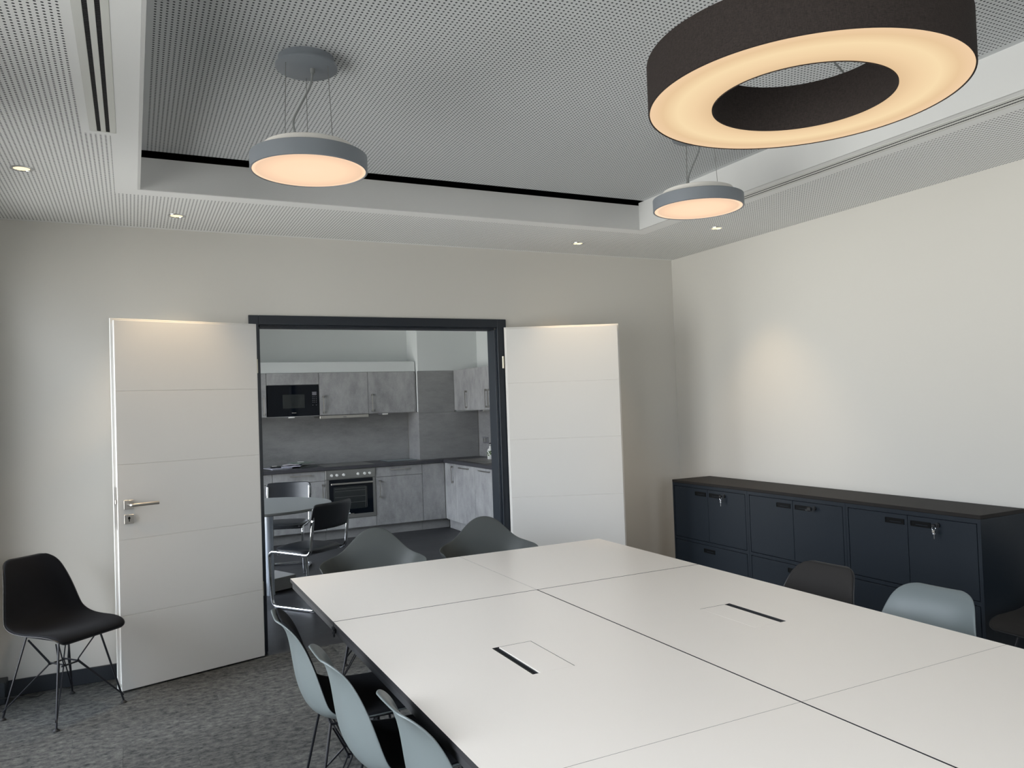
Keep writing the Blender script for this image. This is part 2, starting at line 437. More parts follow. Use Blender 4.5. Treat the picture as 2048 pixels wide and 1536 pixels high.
# door leaves, swung back against the wall
def leaf(name, A, F, lock, side):
    ang = math.atan2(F[1]-A[1], F[0]-A[0]); L = math.hypot(F[0]-A[0], F[1]-A[1])
    d = bpy.data.objects.new(name, None); COL.objects.link(d); d.location = (A[0], A[1], 0); d.rotation_euler = (0, 0, ang); d['kind'] = 'structure'
    WM[name] = Matrix.Translation((A[0], A[1], 0)) @ Matrix.Rotation(ang, 4, 'Z')
    s = side     # +1: the seen face looks along local +y, -1: along local -y; body lies on the other side
    def yy(a, b): return sorted((-s*a, -s*b))
    a, b = yy(.004, .026)
    mk('leaf_core', b1(.0, L, a, b, .010, 2.106, .0015), M_DOORW, d)
    a, b = yy(.026, .041)
    mk('rebate', b1(-.013, L+.014, a, b, .010, 2.120, .0015), M_DOORW, d)
    gz = [.010, .4265, .854, 1.2805, 1.70, 2.106]
    a, b = yy(0, .0045)
    for z0, z1 in zip(gz, gz[1:]):
        bm = b1(0, L, a, b, z0 + (.0012 if z0 > .02 else 0), z1 - (.0012 if z1 < 2.1 else 0), .0012)
        mk('door_panel', bm, M_DOORW, d)
    # edge furniture
    a, b = yy(.006, .022)
    if lock:
        mk('lock_forend', b1(L-.001, L+.0018, a, b, .915, 1.155, .0008), M_STEEL, d)
        mk('latch_bolt', b1(L+.0015, L+.011, a, b, 1.060, 1.085, .002), M_STEEL, d)
        a, b = yy(-.009, .001)
        mk('rose', b1(L-.082, L-.030, a, b, 1.026, 1.078, .0012), M_STEEL, d)
        pl = mk('keyhole_plate', b1(L-.082, L-.030, a, b, .944, .996, .0012), M_STEEL, d)
        bm = B()
        a2, b2 = yy(-.0096, -.0088)
        box(bm, L-.0585, L-.0535, a2, b2, .956, .972); 
        v = [(L-.056+.0065*math.cos(t_*PI/8), (a2 if s < 0 else b2), .976+.0085*math.sin(t_*PI/8)) for t_ in range(16)]
        bm.faces.new([bm.verts.new(p) for p in v])
        mk('keyhole', bm, M_VOID, pl)
        bm = B(); y1_ = s*.055
        tube(bm, rounded([(L-.056, 0, 1.052), (L-.056, y1_, 1.052), (L-.205, y1_, 1.052)], .022, 6), .0095, 14)
        mk('lever_handle', bm, M_STEEL, d, smooth=True)
        a, b = yy(.008, .020); mk('flush_bolt', b1(L-.0005, L+.0012, a, b, .03, .05), M_STEEL, d)
    else:
        mk('flush_bolt', b1(L-.0005, L+.0012, a, b, 1.90, 2.08, .0006), M_STEEL, d)
    return d
leaf('door_1', (-3.388, -.080), (-4.194, -.300), True, 1)
leaf('door_2', (-1.605, -.062), (-.850, -.413), False, -1)

# ------------------------------------------------------------ slot air outlets in the ceiling
def outlet(s_, label):
    t = thing('air_vent', label, 'vent', (s_[0], SY1, HC)); x0, x1 = s_
    def bar(n_, a, b, z0, z1, m_): return mk(n_, b1(a, b, SY0, SY1, z0, z1, .0008), m_, t, world=True)
    m0, m1 = (x0+.027, x0+.041), (x0+.059, x0+.073)
    bar('frame', x0+.0003, m0[0], HC-.0010, HC+.02, M_SLOTW); bar('bar', m0[1], m1[0], HC-.0008, HC+.02, M_SLOTW); bar('frame', m1[1], x1-.0003, HC-.0010, HC+.02, M_SLOTW)
    for a, b in (m0, m1):
        bar('slot', a, b, HC+.0006, HC+.028, M_VOID)
        bm = B()
        y = SY1-.01
        while y > -4.6:
            box(bm, a+.001, b-.001, y-.0012, y+.0012, HC-.0003, HC+.0005); y -= .011
        o = mk('brush_slats', bm, M_BLACK, t, world=True); o['kind'] = 'stuff'
    mk('end_cap', b1(x0+.0003, x1-.0003, SY1-.004, SY1-.0003, HC-.0010, HC+.02), M_SLOTW, t, world=True)
outlet(SL, 'white linear ceiling air outlet with two black slots on the window side')
outlet(SR, 'white linear ceiling air outlet with two black slots above the black cabinets')

# ------------------------------------------------------------ downlights
DL = [(-4.541, -1.100, 'round recessed ceiling spotlight nearest the window side, beside the slot outlet'),
      (-3.856, -.385, 'round recessed ceiling spotlight above the door leaf with the lever handle'),
      (-1.148, -.385, 'round recessed ceiling spotlight above the door leaf without handle'),
      (-.472, -1.110, 'round recessed ceiling spotlight over the row of black cabinets')]
dl0 = None
for x, y, lab in DL:
    if dl0 is None:
        t = dl0 = thing('downlight', lab, 'downlight', (x, y, HC), 0, 'recessed ceiling spotlights')
        bm = B(); lathe(bm, [(.034, -.001), (.036, -.0042), (.046, -.0035), (.047, 0), (.034, .0)], n=40, closed=True)
        mk('bezel', bm, M_CHROME, t, smooth=True)
        bm = B(); lathe(bm, [(0, -.0015), (.033, -.0015)], n=32); mk('lens', bm, M_SPOT, t)
        bm = B(); lathe(bm, [(0, -.0085), (.006, -.0065), (.009, -.0016)], n=16); mk('lamp_tip', bm, M_SPOT, t)
    else: dup(dl0, (x, y, HC), 0, lab)
    l = bpy.data.lights.new('downlight_beam', 'SPOT'); l.energy = 30; l.color = (1., .74, .46); l.spot_size = R(78); l.spot_blend = .8; l.shadow_soft_size = .03
    o = bpy.data.objects.new('downlight_beam', l); COL.objects.link(o); o.location = (x, y, HC-.02)

# ------------------------------------------------------------ pendants
def pendant(x, y, z, r, label):
    t = thing('pendant_lamp', label, 'pendant lamp', (x, y, z), 0, 'two grey drum pendant lamps')
    k = r/.22
    bm = B(); lathe(bm, [(.212*k, .002), (.214*k, 0), (.22*k, .002), (.22*k, .058), (.217*k, .060), (.160*k, .0602), (.160*k, .058), (.213*k, .052)], n=96, closed=True)
    mk('shade', bm, M_LAMPG, t, smooth=True)
    bm = B(); lathe(bm, [(0, .0035), (.212*k, .0035)], n=96); mk('diffuser', bm, M_DISC, t)
    bm = B(); lathe(bm, [(.170*k, .0603), (.170*k, .093), (.166*k, .095), (0, .095)], n=72); mk('top_disc', bm, M_LAMPW, t, smooth=True)
    H = HR-z
    cn = B(); lathe(cn, [(0, H-.040), (.112, H-.040), (.115, H-.038), (.115, H-.030), (.104, H-.028), (.104, H-.0005), (0, H-.0005)], n=64)
    c = mk('canopy', cn, M_LAMPG, t, smooth=True)
    for a in (R(200), R(-40), R(80)):
        bm = B(); p0 = (.10*math.cos(a), .10*math.sin(a), .095); p1 = (.088*math.cos(a), .088*math.sin(a), H-.04)
        tube(bm, [p0, p1], .0013, 6); w_ = mk('suspension_wire', bm, M_STEELD, t)
        bm = B(); cylz(bm, p0[0], p0[1], .095, .119, .004, 10); mk('wire_gripper', bm, M_STEELD, w_)
    bm = B()
    P_ = [(.02, -.01, H-.042), (.015, -.01, H-.10), (-.03, .0, H-.19), (-.060, .0, H-.25), (-.045, 0, H-.31), (.0, 0, .125), (.02, .0, .0952)]
    tube(bm, rounded(P_, .03, 4), .0042, 8); mk('cord', bm, M_CORD, t, smooth=True)
    bm = B(); cylz(bm, .02, -.01, H-.058, H-.04, .009, 14); mk('cord_grip', bm, M_CORD, t)
pendant(-3.487, -2.290, 2.457, .2168, 'grey drum pendant lamp hanging left over the conference table')
pendant(-1.535, -2.185, 2.493, .2235, 'grey drum pendant lamp partly hidden behind the large brown ring lamp')

# ring lamp
RL = (-2.512, -3.768, 2.324)
t = thing('ring_lamp', 'large brown fabric ring pendant lamp with glowing cream underside', 'pendant lamp', RL)
RO, RI, RH = .398, .2265, .128
bm = B(); lathe(bm, [(RO-.004, .0), (RO, .0015), (RO, RH), (RO-.003, RH), (RO-.004, .004)], n=128, closed=True); mk('outer_shade', bm, M_LFAB, t, smooth=True)
bm = B(); lathe(bm, [(RI+.003, .0), (RI, .0015), (RI, RH), (RI+.003, RH), (RI+.003, .004)], n=96, closed=True); mk('inner_shade', bm, M_LFAB, t, smooth=True)
bm = B(); lathe(bm, [(RI+.003, .003), (RO-.004, .003)], n=128); mk('diffuser', bm, M_RING, t)
bm = B(); lathe(bm, [(RI+.003, RH-.004), (RO-.004, RH-.004)], n=128); mk('top_plate', bm, M_LAMPW, t)
H = HR-RL[2]
bm = B(); lathe(bm, [(0, H-.035), (.11, H-.035), (.11, H-.0005), (0, H-.0005)], n=48); mk('canopy', bm, M_LAMPG, t, smooth=True)
for a in (R(90), R(210), R(330)):
    bm = B(); tube(bm, [(.31*math.cos(a), .31*math.sin(a), RH-.004), (.09*math.cos(a), .09*math.sin(a), H-.035)], .0009, 6); mk('suspension_wire', bm, M_STEEL, t)
bm = B(); tube(bm, [(.02, 0, H-.035), (.06, .02, H-.2), (.20, .06, RH+.03), (.29, .08, RH-.004)], .003, 8); mk('cord', bm, M_CORD, t)

# ------------------------------------------------------------ conference table: six desks pushed together
TA = .0042; OX, OY = -2.5505, -1.3439; TZ = .74
def desk(x0, x1, y0, y1, label, box_side=0, legs=()):
    cx, cyy = (x0+x1)/2, (y0+y1)/2
    wx = OX+math.cos(TA)*cx-math.sin(TA)*cyy; wy = OY+math.sin(TA)*cx+math.cos(TA)*cyy
    t = thing('conference_desk', label, 'table', (wx, wy, 0), TA, 'white desks pushed together as one conference table')
    hx, hy = (x1-x0)/2, (y1-y0)/2
    bm = B(); z0, z1 = TZ-.017, TZ
    hole = None
    if box_side:
        hole = (-.0735, .0735, -.146, .146)
        oy = (-2.999-wy); 
        ox = (-2.976 if box_side < 0 else -2.097)-wx
        hole = (ox-.0735, ox+.0735, oy-.146, oy+.146)
        xs = [-hx, hole[0], hole[1], hx]; ys_ = [-hy, hole[2], hole[3], hy]
        V = {}
        for k, z in enumerate((z0, z1)):
            for i, xq in enumerate(xs):
                for j, yq in enumerate(ys_): V[i, j, k] = bm.verts.new((xq, yq, z))
        for i in range(3):
            for j in range(3):
                if i == 1 and j == 1: continue
                bm.faces.new([V[i, j, 1], V[i+1, j, 1], V[i+1, j+1, 1], V[i, j+1, 1]])
                f = bm.faces.new([V[i, j, 0], V[i, j+1, 0], V[i+1, j+1, 0], V[i+1, j, 0]]); f.material_index = 1
        for i in range(3):
            for j in (0, 3):
                f = bm.faces.new([V[i, j, 0], V[i+1, j, 0], V[i+1, j, 1], V[i, j, 1]]); f.material_index = 1
                f = bm.faces.new([V[j, i, 0], V[j, i+1, 0], V[j, i+1, 1], V[j, i, 1]]); f.material_index = 1
        for a, b in (((1, 1), (2, 1)), ((1, 2), (2, 2)), ((1, 1), (1, 2)), ((2, 1), (2, 2))):
            f = bm.faces.new([V[a[0], a[1], 0], V[b[0], b[1], 0], V[b[0], b[1], 1], V[a[0], a[1], 1]]); f.material_index = 1
    else:
        box(bm, -hx, hx, -hy, hy, z0, z1)
        for f in bm.faces:
            f.normal_update()
            if f.normal.z < .9: f.material_index = 1
    mk('table_top', bm, [M_TOP, M_EDGE], t)
    if box_side:
        sgn = box_side
        xl, xr = hole[0]+.0012, hole[1]-.0012; yl, yr = hole[2]+.0012, hole[3]-.0012
        sx0, sx1 = (xl, xl+.024) if sgn < 0 else (xr-.024, xr)
        lx0, lx1 = (xl+.025, xr) if sgn < 0 else (xl, xr-.025)
        mk('cable_lid', b1(lx0, lx1, yl, yr, z1-.012, z1-.0002, .0008), M_TOP, t)
        bs = mk('cable_slot', b1(sx0, sx1, yl, yr, z1-.030, z1-.006), M_VOID, t)
        bm = B(); box(bm, sx0+.004, sx0+.006, yl, yr, z1-.006, z1-.001); box(bm, sx1-.006, sx1-.004, yl, yr, z1-.006, z1-.001); mk('brush_strip', bm, M_BLACK, bs)
        mk('cable_tray', b1(hole[0]-.004, hole[1]+.004, hole[2]-.004, hole[3]+.004, z0-.05, z0-.001), M_BLACK, t)
    bm = B(); i_ = .008; zf0, zf1 = z0-.030, z0-.002
    box(bm, -hx+i_, -hx+i_+.03, -hy+i_, hy-i_, zf0, zf1); box(bm, hx-i_-.03, hx-i_, -hy+i_, hy-i_, zf0, zf1)
    box(bm, -hx+i_+.03, hx-i_-.03, -hy+i_, -hy+i_+.03, zf0, zf1); box(bm, -hx+i_+.03, hx-i_-.03, hy-i_-.03, hy-i_, zf0, zf1)
    mk('table_frame', bm, M_TFRAME, t)
    for lx, ly in legs:
        px, py = lx*(hx-.225), ly*(hy-.26)
        lg = mk('leg', (lambda b_: (cylz(b_, px, py, .012, z0-.001, .021, 24), b_)[1])(B()), M_TFRAME, t, smooth=True)
        bm = B(); cylz(bm, px, py, 0, .012, .025, 24); mk('foot', bm, M_BLACK, lg)
    return t
W_, A1, A2, G = .8872, .883, 2.3588, .0022
ALL4 = [(-1, -1), (1, -1), (-1, 1), (1, 1)]
dk1 = desk(-W_, -.0006, -A1+.002, 0, 'square white desk at the far end of the conference table, left, before the doorway', 0, [(-1, -1), (1, -1), (1, 1)])
dk2 = desk(.0006, W_, -A1+.002, 0, 'square white desk at the far end of the conference table, right, near the black cabinets', 0, ALL4)
for a_, lab, sd in ((-W_, 'long white desk with cable lid, mid-table, beside the grey-blue chairs', -1), (.0030, 'long white desk with cable lid, mid-table, on the black cabinet side', 1)):
    b_ = a_+W_-.0030
    desk(a_, b_, -A2+.0006, -A1-.0035, lab, sd, [(-sd, -1), (-sd, 1)])
desk(-W_, -.0030, -A2-.883, -A2-.0006, 'square white desk at the near end of the table, left, cut by the frame', 0, ALL4)
desk(.0030, W_, -A2-.883, -A2-.0006, 'square white desk at the near end of the table, right, on the cabinet side', 0, ALL4)
bm = B(); lathe(bm, [(0, -.058), (.004, -.058), (.004, -.046), (.008, -.044), (.008, -.034), (.005, -.032), (.009, -.028), (.009, -.018), (0, -.018)], (-W_/2+.001, -.4445, TZ), 16)
mk('connector_pin', bm, M_TFRAME, dk1, smooth=True)

# ------------------------------------------------------------ moulded side chairs on wire bases (front = local +x)
PROF = [(.234, .416, .160), (.238, .424, .182), (.227, .435, .198), (.192, .444, .210), (.130, .440, .220), (.060, .430, .226), (-.020, .422, .231),
        (-.095, .424, .232), (-.156, .440, .229), (-.198, .475, .222), (-.221, .530, .214), (-.232, .590, .204), (-.239, .645, .192), (-.247, .700, .177),
        (-.260, .745, .164), (-.276, .775, .148), (-.294, .796, .120), (-.308, .804, .080)]
CUP = [0, .002, .006, .014, .024, .032, .040, .048, .058, .064, .066, .060, .050, .036, .024, .014, .006, .001]
def shell_grid(i0, i1, off, inset, nt=14):
    rows = []
    for i in range(i0, i1+1):
        f_, z_, hw = PROF[i]
        a = PROF[max(i-1, 0)]; b = PROF[min(i+1, len(PROF)-1)]
        tx, tz = b[0]-a[0], b[1]-a[1]; ln = math.hypot(tx, tz); nx, nz = tz/ln, -tx/ln
        if nz < 0 and i < 8: nx, nz = -nx, -nz
        if i >= 8 and nx < 0: nx, nz = -nx, -nz
        if i == 0: nx, nz = .6, .8
        r_ = []
        for j in range(nt+1):
            u = -1+2*j/nt; u = math.copysign(abs(u)**.85, u)
            c = CUP[i]*abs(u)**2.6 + off*(1-abs(u)**8*.8)
            r_.append((f_+nx*c, u*(hw-inset), z_+nz*c))
        rows.append(r_)
    return rows
def grid_mesh(rows):
    bm = B(); V = [[bm.verts.new(p) for p in r_] for r_ in rows]
    for a, b in zip(V, V[1:]):
        for j in range(len(a)-1): bm.faces.new((a[j], a[j+1], b[j+1], b[j]))
    return bm
def thick(o, th, off, sub=2):
    s = o.modifiers.new('thickness', 'SOLIDIFY'); s.thickness = th; s.offset = off
    q = o.modifiers.new('smooth', 'SUBSURF'); q.levels = 1; q.render_levels = sub
    for p in o.data.polygons: p.use_smooth = True
def wire_base(t, tz=.418, hx=.125, hy=.115, fx=.205, fy=.195, wire=None):
    wire = wire or M_WIRE
    for sx_ in (-1, 1):
        for sy__ in (-1, 1):
            bm = B(); top = Vector((sx_*hx, sy__*hy, tz)); ft = Vector((sx_*fx, sy__*fy, .012)); nd = Vector((sx_*.045, sy__*.045, .262))
            tube(bm, [top, ft], .0052, 8)
            side = Vector((-sy__, sx_, 0)).normalized()*.010
            for s in (-1, 1):
                tube(bm, rounded([ft+Vector((0, 0, .03))+side*s*.3, nd+side*s, top+Vector((-sx_*.012, 0, -.02))+side*s*.6], .012, 3), .0032, 6)
            lg = mk('leg', bm, wire, t, smooth=True)
            bm = B(); lathe(bm, [(0, .0), (.016, .0), (.016, .004), (.007, .012), (0, .014)], (ft.x, ft.y, 0), 14); mk('foot_glide', bm, M_BLACK, lg)
    bm = B()
    for s in (-1, 1):
        tube(bm, [(-.058, s*.038, .262), (.058, s*.038, .262)], .0045, 6); tube(bm, [(s*.052, -.05, .256), (s*.052, .05, .256)], .0045, 6)
    mk('cross_wires', bm, wire, t)
    bm = B()
    for s in (-1, 1): tube(bm, [(-hx, s*hy, tz-.003), (hx, s*hy, tz-.003)], .005, 6); tube(bm, [(s*hx, -hy, tz-.003), (s*hx, hy, tz-.003)], .005, 6)
    mk('seat_support', bm, wire, t)
def side_chair(label, loc, rz, shell_mat, pad, pad_mat, group=None, name='side_chair', wire=None):
    t = thing(name, label, 'chair', loc, rz, group)
    sh = mk('shell', grid_mesh(shell_grid(0, 17, 0, 0)), shell_mat, t); thick(sh, .007, 0)
    if pad == 'full': rows = shell_grid(1, 16, .009, .007)
    elif pad == 'seat': rows = shell_grid(1, 10, .013, .016)
    if pad:
        u = mk('upholstery' if pad == 'full' else 'seat_pad', grid_mesh(rows), pad_mat, t); thick(u, .012, 0)
    wire_base(t, wire=wire)
    return t
side_chair('black upholstered shell chair on wire legs standing beside the open door leaf', (-4.465, -.425, 0), R(-50), M_SHELLB, 'full', M_FAB)
LG = 'grey-blue shell chairs along the window side of the table'
side_chair('grey-blue shell chair lined in black to its top, farthest of the window-side row', (-3.355, -2.275, 0), R(-4), M_SHELL, 'full', M_FAB, LG)
side_chair('grey-blue shell chair with black seat pad, in the middle of the window-side row', (-3.315, -2.785, 0), R(0), M_SHELL, 'seat', M_FAB, LG)
side_chair('grey-blue shell chair with black seat pad, nearest of the window-side row', (-3.240, -3.285, 0), R(2), M_SHELL, 'seat', M_FAB, LG)
RG = 'chairs pushed in along the cabinet side of the table'
side_chair('charcoal upholstered shell chair pushed in on the cabinet side of the table', (-1.690, -2.805, 0), R(184), M_SHELLB, 'full', M_FABG, RG)
side_chair('pale grey shell chair with bare backrest on the cabinet side of the table', (-1.690, -3.315, 0), R(184), M_SHELL, 'seat', M_FAB, RG)
side_chair('black shell chair standing in the dark past the end of the black cabinets', (-.305, -3.12, 0), R(178), M_SHELLB, 'full', M_FABG)

def armchair(label, loc, rz):
    t = thing('armchair', label, 'chair', loc, rz, 'dark grey armchairs at the far end of the table')
    rows = []; nth = 40
    us = [0, .15, .3, .45, .58, .7, .8, .88, .95, 1.0]
    for k in range(nth):
        th = 2*PI*k/nth; d = abs((math.degrees(th) + 180) % 360 - 180)       # 0 = front
        zr = .652 + .165*math.exp(-((180-d)/28.)**2) if d > 60 else .430 + (.21)*max(0, (d-32)/28.)**1.2 if d > 32 else .430
        cx_, sy2 = math.cos(th), math.sin(th)
        ex = .27 if cx_ < 0 else .25; ey = .310 if 50 < d < 130 else .300
        rim = Vector((ex*math.copysign(abs(cx_)**.8, cx_), ey*math.copysign(abs(sy2)**.8, sy2), zr))
        if d > 120: rim.x -= .02
        r_ = []
        for u in us:
            rad = math.sin(u*PI/2)**.9 if u < .999 else 1.
            h = u**2.6
            if d > 100: flare = 1 + .0*u
            p = Vector((rim.x*rad*(.93 if u < .9 else .93+.07*(u-.9)/.1), rim.y*rad*(.90 if u < .88 else .90+.10*(u-.88)/.12), .425 + (zr-.425)*h))
            r_.append(p)
        rows.append(r_)
    bm = B(); c0 = bm.verts.new((0, 0, .425)); V = [[bm.verts.new(p) for p in r_[1:]] for r_ in rows]
    for i in range(nth):
        a, b = V[i], V[(i+1) % nth]
        bm.faces.new((c0, a[0], b[0]))
        for j in range(len(a)-1): bm.faces.new((a[j], a[j+1], b[j+1], b[j]))
    sh = mk('shell', bm, M_SHELLG, t); thick(sh, .006, 0)
    wire_base(t)
    return t
armchair('dark grey shell armchair at the far table end, before the kitchen doorway', (-2.860, -.775, 0), R(-108))
armchair('dark grey shell armchair at the far table end, before the handleless door leaf', (-2.120, -.775, 0), R(-108))

# ------------------------------------------------------------ black cabinets
CZ = .9217; CF = -.383
cy0 = [-.393, -1.1985, -2.004]; UW = .8055
CL = [('black metal office cabinet nearest the corner of the room', 'silver key with a dark bow hanging from the cabinet nearest the room corner', 0),
      ('black metal office cabinet in the middle of the row', 'small key sticking out sideways from the middle cabinet', 1),
      ('black metal office cabinet at the end of the row away from the doorway', 'two silver keys on a ring hanging from the end cabinet away from the doorway', 2)]
def pull(dr, y0, z0):
    # recessed grip: dark frame with a lit lower lip
    bm = B(); x = CF
    box(bm, x-.0035, x-.0008, y0-.118, y0, z0, z0+.004); box(bm, x-.0035, x-.0008, y0-.118, y0, z0+.026, z0+.030)
    box(bm, x-.0035, x-.0008, y0-.118, y0-.114, z0+.004, z0+.026); box(bm, x-.0035, x-.0008, y0-.004, y0, z0+.004, z0+.026)
    h = mk('recessed_pull', bm, M_PULL, dr, world=True)
    bm = b1(x-.0013, x-.0006, y0-.114, y0-.004, z0+.004, z0+.026)
    bm.transform(WM[dr.name].inverted()); mk('grip_well', bm, M_PULL, h)
    bm = b1(x-.003, x-.001, y0-.100, y0-.030, z0+.010, z0+.0125); bm.transform(WM[dr.name].inverted()); mk('grip_lip', bm, M_CAB, h)
for i, (lab, klab, ks) in enumerate(CL):
    ya, yb = cy0[i], cy0[i]-UW
    t = thing('office_cabinet', lab, 'cabinet', (CF, (ya+yb)/2, 0), 0, 'black metal cabinets in a row along the wall')
    bm = B(); X0, X1 = CF+.020, -.0155; yb2 = yb+.0006
    box(bm, CF, X1, ya-.018, ya-.0006, .02, CZ-.0205); box(bm, CF, X1, yb2, yb2+.018, .02, CZ-.0205)
    box(bm, X1-.01, X1, yb2+.018, ya-.018, .02, CZ-.0205); box(bm, CF+.022, X1-.01, yb2+.018, ya-.018, .02, .05)
    box(bm, CF+.0, X1-.01, yb2+.018, ya-.018, CZ-.042, CZ-.0205); box(bm, CF+.0, X1-.01, yb2+.018, ya-.018, .474, .494)
    box(bm, CF+.012, CF+.02, yb2+.018, ya-.018, .05, CZ-.042)
    mk('carcass', bm, M_CAB, t, world=True)
    ym = (ya+yb)/2
    for k, (a, b) in enumerate(((ya-.0215, ym+.0015), (ym-.0015, yb+.0225))):
        dr = mk('door', b1(CF-.0005, CF+.0115, a, b, .4975, CZ-.0455, .0015), M_CAB, t, world=True)
        pull(dr, (ym+.136) if k == 0 else (ym-.019), .8235)
        if k == 1:
            bm = B(); tube(bm, [(CF, ym-.178, .846), (CF-.010, ym-.178, .846)], .0125, 20); bm.transform(WM[dr.name].inverted()); mk('lock_barrel', bm, M_BLACK, dr, smooth=True)
    for z0, z1, c_ in ((.2625, .470, 1), (.052, .2585, 1)):
        dr = mk('drawer', b1(CF-.0005, CF+.0115, ya-.0215, yb+.0225, z0, z1, .0015), M_CAB, t, world=True)
        pull(dr, ym+.060, z1-.054)
    mk('plinth', b1(CF+.03, -.02, yb+.002, ya-.002, .001, .0195), M_BLACK, t, world=True)
    # key
    ky = ym-.178; kt = thing('key', klab, 'key', (CF-.012, ky, .846))
    def kp(n_, bm_, m_): return mk(n_, bm_, m_, kt)
    bm = B()
    if ks == 1:
        tube(bm, [(-.0005, 0, 0), (-.018, 0, 0)], .004, 10); kp('stem', bm, M_CHROME)
        bm = B(); box(bm, -.036, -.018, -.006, .020, -.012, .010, .003); kp('bow', bm, M_BLACK)
        bm = B(); box(bm, -.030, -.027, .018, .040, -.014, -.008, .001); kp('second_key', bm, M_CHROME)
    else:
        tube(bm, [(-.0005, 0, 0), (-.014, 0, 0)], .004, 10); kp('stem', bm, M_CHROME)
        bm = B(); box(bm, -.030, -.014, -.007, .012, -.006, .008, .003); kp('bow', bm, M_BLACK)
        bm = B(); tube(bm, [(-.022, .002+.010*math.cos(a), -.014+.010*math.sin(a)) for a in [2*PI*k/12 for k in range(13)]], .0011, 5, False); kp('ring', bm, M_CHROME)
        bm = B(); box(bm, -.024, -.020, -.008, .010, -.044, -.022, .004); box(bm, -.0235, -.0205, -.002, .004, -.068, -.043, .001)
        kp('hanging_key', bm, M_CHROME)
        if ks == 2: bm = B(); box(bm, -.028, -.0255, -.006, .008, -.036, -.02, .003); kp('second_key', bm, M_STEEL)
bm = b1(CF-.0015, -.0150, cy0[2]-UW-.0005, cy0[0]+.0005, CZ-.020, CZ, .0015)
tagp(mk('cabinet_top', bm, M_CABTOP), 'long dark brown-black top board lying over the row of black cabinets', 'top board')

# small black box and cable in the window corner
t = thing('connection_box', 'low black box with a cable on the floor behind the black shell chair', 'box', (-4.86, -.085, 0))
mk('housing', b1(-.10, .094, -.055, .065, .001, .118, .004), M_BASE, t)
bm = B(); tube(bm, rounded([(.03, -.055, .06), (.06, -.10, .05), (.16, -.09, .045), (.24, -.06, .012), (.27, .02, .006)], .04, 4), .003, 8); mk('cable', bm, M_BLACK, t, smooth=True)

# ------------------------------------------------------------ kitchen shell
bm = B(); box(bm, -3.4298, -1.5752, -.0498, -.0004, -.12, -.001); box(bm, -4.6, .3, -.0003, 4.75, -.12, -.001)
structure('floor_kitchen', bm, M_VINYL)
KB, KP = 4.60, 4.179
structure('wall_kitchen_back', b1(-4.6, .25, KB, 4.75, 0, 3.0), M_KWALL)
structure('wall_kitchen_pillar', b1(-.82, .0095, KP, KB-.0005, 0, 2.95), M_KWALL)
structure('wall_kitchen_right', b1(.01, .21, .1585, KB-.0005, 0, 3.0), M_KWALL)
bm = B(); box(bm, -4.55, -4.35, .1455, KWIN[0], 0, 3.0); box(bm, -4.55, -4.35, KWIN[1], KB-.0005, 0, 3.0); box(bm, -4.55, -4.35, KWIN[0], KWIN[1], 0, KWZ[0]); box(bm, -4.55, -4.35, KWIN[0], KWIN[1], KWZ[1], 3.0)
structure('wall_kitchen_left', bm, M_KWALL)
window(5, -4.48, KWIN[0], KWIN[1], *KWZ)
structure('ceiling_kitchen', b1(-4.35, .0095, .1455, KB-.0005, 2.95, 3.0), M_KWALL)
# boxed duct on top of the wall cabinets
bm = B(); prof = [(-4.30, 2.004), (-4.30, 2.133), (-.862, 2.133)] + [(-.862+.03*math.sin(a), 2.103+.03*math.cos(a)) for a in (R(30), R(60), R(90))] + [(-.832, 2.004)]
f0 = [bm.verts.new((x, 4.262, z)) for x, z in prof]; f1 = [bm.verts.new((x, KB-.001, z)) for x, z in prof]
bm.faces.new(f0); bm.faces.new(f1[::-1])
for i in range(len(prof)): j = (i+1) % len(prof); bm.faces.new((f0[i], f0[j], f1[j], f1[i]))
tagp(mk('duct_cover', bm, M_KWALL), 'long white boxed duct cover lying on top of the kitchen wall cabinets', 'duct cover')

def handle(parent, p0, p1, out):
    """bar handle between world points p0 and p1, standing off along out; square feet at the ends"""
    p0, p1, out = Vector(p0), Vector(p1), Vector(out); d = (p1-p0).normalized(); o_ = out.normalized()
    bm = B(); s = d.cross(o_)
    def bar(a, b, w1, w2):
        c = [a + s*q*w1 + o_*r_*w2 for q, r_ in ((-1, -1), (1, -1), (1, 1), (-1, 1))]; e_ = [b + s*q*w1 + o_*r_*w2 for q, r_ in ((-1, -1), (1, -1), (1, 1), (-1, 1))]
        A_ = [bm.verts.new(x) for x in c]; B_ = [bm.verts.new(x) for x in e_]
        bm.faces.new(A_); bm.faces.new(B_[::-1])
        for i in range(4): bm.faces.new((A_[i], A_[(i+1) % 4], B_[(i+1) % 4], B_[i]))
    bar(p0+out, p1+out, .005, .003)
    for q in (p0, p1-d*.022): bar(q+d*.011 - d*.011 + out*.5, q+d*.022+out*.5, .005, out.length*.5-.0005)
    bm.transform(WM[parent.name].inverted())
    return mk('handle', bm, M_STEEL, parent)

# worktop
bm = B()
box(bm, -3.90, -.82, 3.975, KB-.001, .830, .868, .002); box(bm, -.8195, .0085, 3.975, KP-.001, .830, .868, .002); box(bm, -.590, .0085, 1.86, 3.9745, .830, .868, .002)
tagp(mk('kitchen_worktop', bm, M_WORK), 'dark grey L-shaped kitchen worktop over the concrete-look base cabinets', 'worktop')
